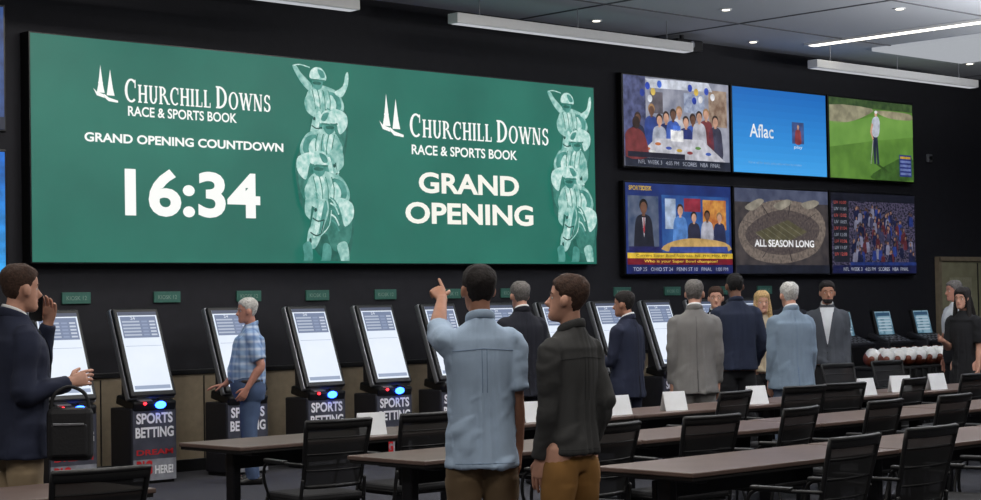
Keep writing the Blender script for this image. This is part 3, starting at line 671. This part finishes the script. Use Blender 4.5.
        if seam:
            b.tube([surf(-.15+.015*i,1.375-.012*abs(i-10)/10,False,.000) for i in range(21)],.0022,seam,6,Mx=Sm)
            for dx in (-.012,.012): b.tube([surf(dx,1.37-.03*i,False,.000) for i in range(8)],.0018,seam,6,Mx=Sm)
            b.tube([surf(-.15+.015*i,hem+.025,False,.000) for i in range(21)],.0016,seam,6,Mx=Sm)
    if shirtV:
        vv=[];ff=[]
        for j in range(9):
            z=1.10+j*.05; w=.008+.07*j/8
            for i in range(5): vv.append(surf((-1+i/2)*w,min(z,1.48),True,.004)+V((0,0,max(0,z-1.48))))
        for j in range(8):
            for i in range(4): a=j*5+i; ff.append((a,a+1,a+6,a+5))
        b.add((vv,ff),shirtV,True,Sm)
        for q in (-1,1):
            b.add(([surf(q*(.008+.07*j/8+dx),min(1.47,1.10+j*.05),True,.009) for j in range(8) for dx in (-.004,.034)],[(2*j,2*j+1,2*j+3,2*j+2) for j in range(7)]),topm,True,Sm)
        for i in range(3): b.add(ellipsoid(surf(0,1.08-.07*i,True,.003),(.007,.004,.007),10,6),m_black,True,Sm)
    child(b,'upper_garment')
    pel=trings([(.80,0,.150,.108),(.90,0,.176,.122),(1.0,0,.166,.114),(1.04,0,.160,.110)],.006 if tuck else -.018)
    v,nr,f=remesh([pel]+legs,.011,5)
    v2=[p+nn*(noise.noise(V((p.x*8,p.y*8,p.z*9))+V((x,y*2,0)))*.012*(1 if p.z<.74 else .0)) for p,nn in zip(v,nr)]
    b=B(); b.add((v2,f),botm,True,Sm)
    if tuck: b.add(tube([V(((.172*wide*girth+.004+belly*.25)*math.cos(2*math.pi*k/24),(.122*girth+.004+(belly*.8 if k<12 else 0))*math.sin(2*math.pi*k/24),.985)) for k in range(24)],[(.018,.006)]*24,8,ref=(0,0,1),closed=True),m_belt,True,Sm)
    child(b,'trousers')
    b=B()
    for q in (-1,1):
        ax=.115*stance; rings=[]
        for yy,hw,h in ((-.105,.02,.05),(-.095,.034,.075),(-.04,.038,.085),(.03,.042,.075),(.09,.048,.055),(.15,.044,.045),(.185,.028,.036),(.195,.012,.025)):
            rings.append([V((q*(ax+.012*(yy+.1)/.3)+hw*math.cos(t),yy,max(0,h*.5*(1+1.25*math.sin(t))) if math.sin(t)>-.75 else 0)) for t in [2*math.pi*i/16 for i in range(16)]])
        b.add(loft(rings),m_shoe,True,Sm)
    child(b,'shoes')
    return P
def skm(n,c): return mat(n,c,rough=.55,nz=.08,scale=30,bump=.05)
s_f=skm('skin_fair',(200,150,128)); s_t=skm('skin_tan',(178,128,104)); s_d=skm('skin_brown',(112,76,58)); s_r=skm('skin_ruddy',(198,140,120))
def hm(n,c): return mat(n,c,rough=.85,nz=.4,scale=70,bump=.5)
h_br=hm('hair_brown',(62,42,32)); h_dk=hm('hair_dark',(28,22,21)); h_gy=hm('hair_grey',(104,100,97)); h_wh=hm('hair_white',(190,188,184)); h_bl=hm('hair_blond',(190,158,110)); h_bk=hm('hair_black',(18,15,15))
def cl(n,c,**k): return mat(n,c,rough=.9,nz=.10,scale=7,bump=.12,bscale=220,**k)
navy=cl('suit_navy',(34,40,62)); navy2=cl('suit_midnight',(24,26,38)); taupe=cl('suit_taupe',(124,122,120)); bluegrey=cl('blazer_bluegrey',(124,142,160)); dkn=cl('shirt_navy',(30,38,60))
khaki=cl('trousers_khaki',(112,92,68)); golden=cl('trousers_golden_brown',(140,100,50)); char=cl('pullover_charcoal',(58,58,58)); ltblue=cl('shirt_light_blue',(160,180,203)); denim=cl('jeans_denim',(74,92,124)); tan=cl('trousers_tan',(160,140,112)); blk=cl('cloth_black',(20,20,24)); wht=cl('shirt_white',(215,218,222)); vest=cl('vest_grey',(74,78,86)); beige=cl('blouse_beige',(180,165,140)); pl=plaid('shirt_plaid_blue',(150,178,214),(70,105,165),(225,232,240))
seam_b=cl('seam_blue',(120,140,168)); seam_d=cl('seam_dark',(14,15,20)); seam_t=cl('seam_taupe',(80,78,77)); seam_c=cl('seam_charcoal',(34,35,37))
person('man_pointing',6.40,6.81,57,1.81,ltblue,khaki,s_t,h_dk,'short',.010,'polo',.79,'short',girth=.98,wide=.93,belly=.02,hy=8,hp=8,vox=.008,foldk=1.1,seam=seam_b,
  armR=dict(ua=(.05,-.02,-1),fa=(.05,.1,-1),hd=(0,.1,-1)),
  armL=dict(ua=(.03,.9,.20),fa=(-.22,.74,.60),hd=(.15,.75,.55),pn=(-.2,.5,-.6),curl=(.04,1.35,1.4,1.4)))
person('man_in_pullover',6.62,6.40,94,1.75,char,golden,s_f,h_br,'short',.012,'polo',.89,'long',girth=.94,wide=.88,hy=34,hp=8,vox=.008,foldk=1.1,seam=seam_c,
  armR=POCK,armL=dict(ua=(.03,.05,-1),fa=(0,.25,-1)))
person('man_with_phone',5.04,9.0,-12,1.87,navy,tan,s_f,h_br,'short',.012,'jacket',.80,'long',girth=1.08,hy=0,vox=.009,shirtV=wht,seam=seam_d,
  armR=dict(ua=(.14,-.12,-1),fa=(-.1,.9,.22),hd=(-.05,.9,.2),pn=(-1,0,-.3),curl=(.5,.8,.9,.9)),
  armL=dict(ua=(.3,.55,-.45),fa=(-.3,.10,.9),hd=(-.3,.0,.95),pn=(-.8,-.6,0),curl=(.5,.6,.6,.7)))
person('man_in_plaid_shirt',10.22,14.00,146,1.71,pl,denim,s_r,h_wh,'short',.010,'polo',.95,'short',girth=1.22,belly=.06,hy=12,vox=.010,stance=1.3,tuck=True,
  armL=dict(ua=(.25,-.35,-1),fa=(.0,.5,-.8),hd=(0,.5,-.8),curl=(.7,.8,.9,.9)),
  armR=dict(ua=(.1,.2,-.9),fa=(0,.6,-.6),hd=(0,1,-.1),pn=(0,-.1,-1)))
person('man_in_midnight_suit',11.6,11.8,70,1.81,navy2,navy2,s_f,h_gy,'short',.010,girth=1.05,seam=seam_d)
person('man_in_navy_suit',12.55,11.40,100,1.71,navy,navy,s_t,h_dk,'short',.012,hy=20,seam=seam_d,armL=dict(ua=(.1,.2,-1),fa=(-.1,.9,.2),hd=(0,1,.1)))
person('man_in_taupe_suit',12.80,10.80,48,1.80,taupe,taupe,s_f,h_gy,'short',.010,girth=1.0,hy=-15,seam=seam_t)
person('man_in_navy_shirt',14.38,11.6,52,1.88,dkn,blk,s_d,h_bk,'short',.004,'polo',.88,girth=1.06,armR=dict(ua=(.3,0,-1),fa=(-.2,.5,-.8)),armL=dict(ua=(.3,0,-1),fa=(-.2,.6,-.7)))
person('woman_in_beige_top',15.5,12.15,230,1.70,beige,blk,s_f,h_bl,'long',.014,'dress',.9,wide=.88,girth=.86)
person('man_in_bluegrey_blazer',14.05,10.68,62,1.77,bluegrey,cl('trousers_slate',(105,118,138)),s_f,h_wh,'short',.010,girth=1.12,seam=seam_b)
person('man_in_vest',16.85,12.3,215,1.80,vest,blk,s_t,h_dk,'short',.014,'jacket',.88,'long',hy=10,shirtV=wht,beard=h_dk)
person('man_in_dark_suit',17.35,13.2,235,1.80,navy2,navy2,s_f,h_br,'short',.014,shirtV=wht)
person('man_in_black_jacket',15.9,13.1,220,1.76,blk,blk,s_f,h_br,'short',.014,shirtV=wht)
person('woman_in_black_dress',17.45,10.95,185,1.70,blk,blk,s_f,h_dk,'long',.016,'dress',.70,'short',wide=.88,girth=.86,skirt=True,armR=dict(ua=(.1,.1,-1),fa=(-.2,.9,.3),hd=(0,1,.3)))
person('man_in_white_shirt',19.35,12.25,150,1.80,wht,blk,s_r,h_gy,'short',.010,'polo',.95,'short',girth=1.08,tuck=True)
# props
b=B(); cx,cy=5.15,8.66; Rz=Matrix.Translation((cx,cy,.97))@Matrix.Rotation(math.radians(-38),4,'Z')
m_bag=mat('bag_black_nylon',(22,22,26),rough=.7,scale=60,bump=.2)
b.box((0,0,0),(.24,.09,.28),m_bag,.03,Rz); b.box((0,-.05,-.03),(.19,.03,.17),m_bag,.012,Rz); b.box((0,-.067,.055),(.16,.006,.012),m_silver,.002,Rz)
b.tube(cr([(-.10,0,.13),(-.08,0,.21),(.0,.01,.25),(.08,0,.21),(.10,0,.13)],5),.010,m_bag,8,Mx=Rz); b.obj('messenger_bag')
b=B(); Rz=Matrix.Translation((5.20,9.09,1.64))@Matrix.Rotation(math.radians(-20),4,'Z')@Matrix.Rotation(.25,4,'X'); b.box((0,0,0),(.075,.012,.15),m_black2,.005,Rz); b.obj('smartphone')
# ------------------------------------------------------------- lights
def area(n,x,y,z,sx,sy,e,c=(1,.96,.9),up=False):
    l=bpy.data.lights.new(n,'AREA'); l.shape='RECTANGLE'; l.size=sx; l.size_y=sy; l.energy=e; l.color=c
    o=bpy.data.objects.new(n,l); sc.collection.objects.link(o); o.location=(x,y,z)
    if up: o.rotation_euler=(math.pi,0,0)
for x in (1,6,11):
    for y in (1.5,6,10.5): area('ceiling_light',x,y,4.93,1.2,1.2,80)
area('ceiling_light',16,7,4.93,1.2,1.2,80); area('ceiling_light',13.2,12.6,4.93,2.0,.3,60); area('ceiling_light',9.2,13.6,4.93,2.0,.3,50)
def fill_uplight(x,y,e,z=3.7):  # added out-of-view fill lamp in an invented hanging box, brightens the ceiling
    b=B(); b.box((x,y,z-.07),(2.0,.5,.06),m_white,.01)
    for sx in (-.9,.9): b.cyl((x+sx,y,z-.05),(x+sx,y,5.0),.008,m_silver,8)
    b.obj('added_uplight_box'); area('fill_uplight',x,y,z,1.8,.42,e,(1,1,1),True)
fill_uplight(10.6,7.4,160,4.2); fill_uplight(15.6,8.0,260); fill_uplight(19.0,9.4,260); fill_uplight(22.6,10.6,160)
w=bpy.data.worlds.new('World'); sc.world=w; w.use_nodes=True; w.node_tree.nodes['Background'].inputs[0].default_value=(.05,.055,.065,1)
# ------------------------------------------------------------- camera
cd=bpy.data.cameras.new('Camera'); cd.lens=67.9; cd.sensor_width=36; cam=bpy.data.objects.new('Camera',cd); sc.collection.objects.link(cam)
cam.matrix_world=Matrix.Translation((0,0,1.62))@Matrix.Rotation(math.radians(-43.6),4,'Z')@Matrix.Rotation(math.radians(90+1.67),4,'X')@Matrix.Rotation(math.radians(-1.0),4,'Z')
sc.camera=cam
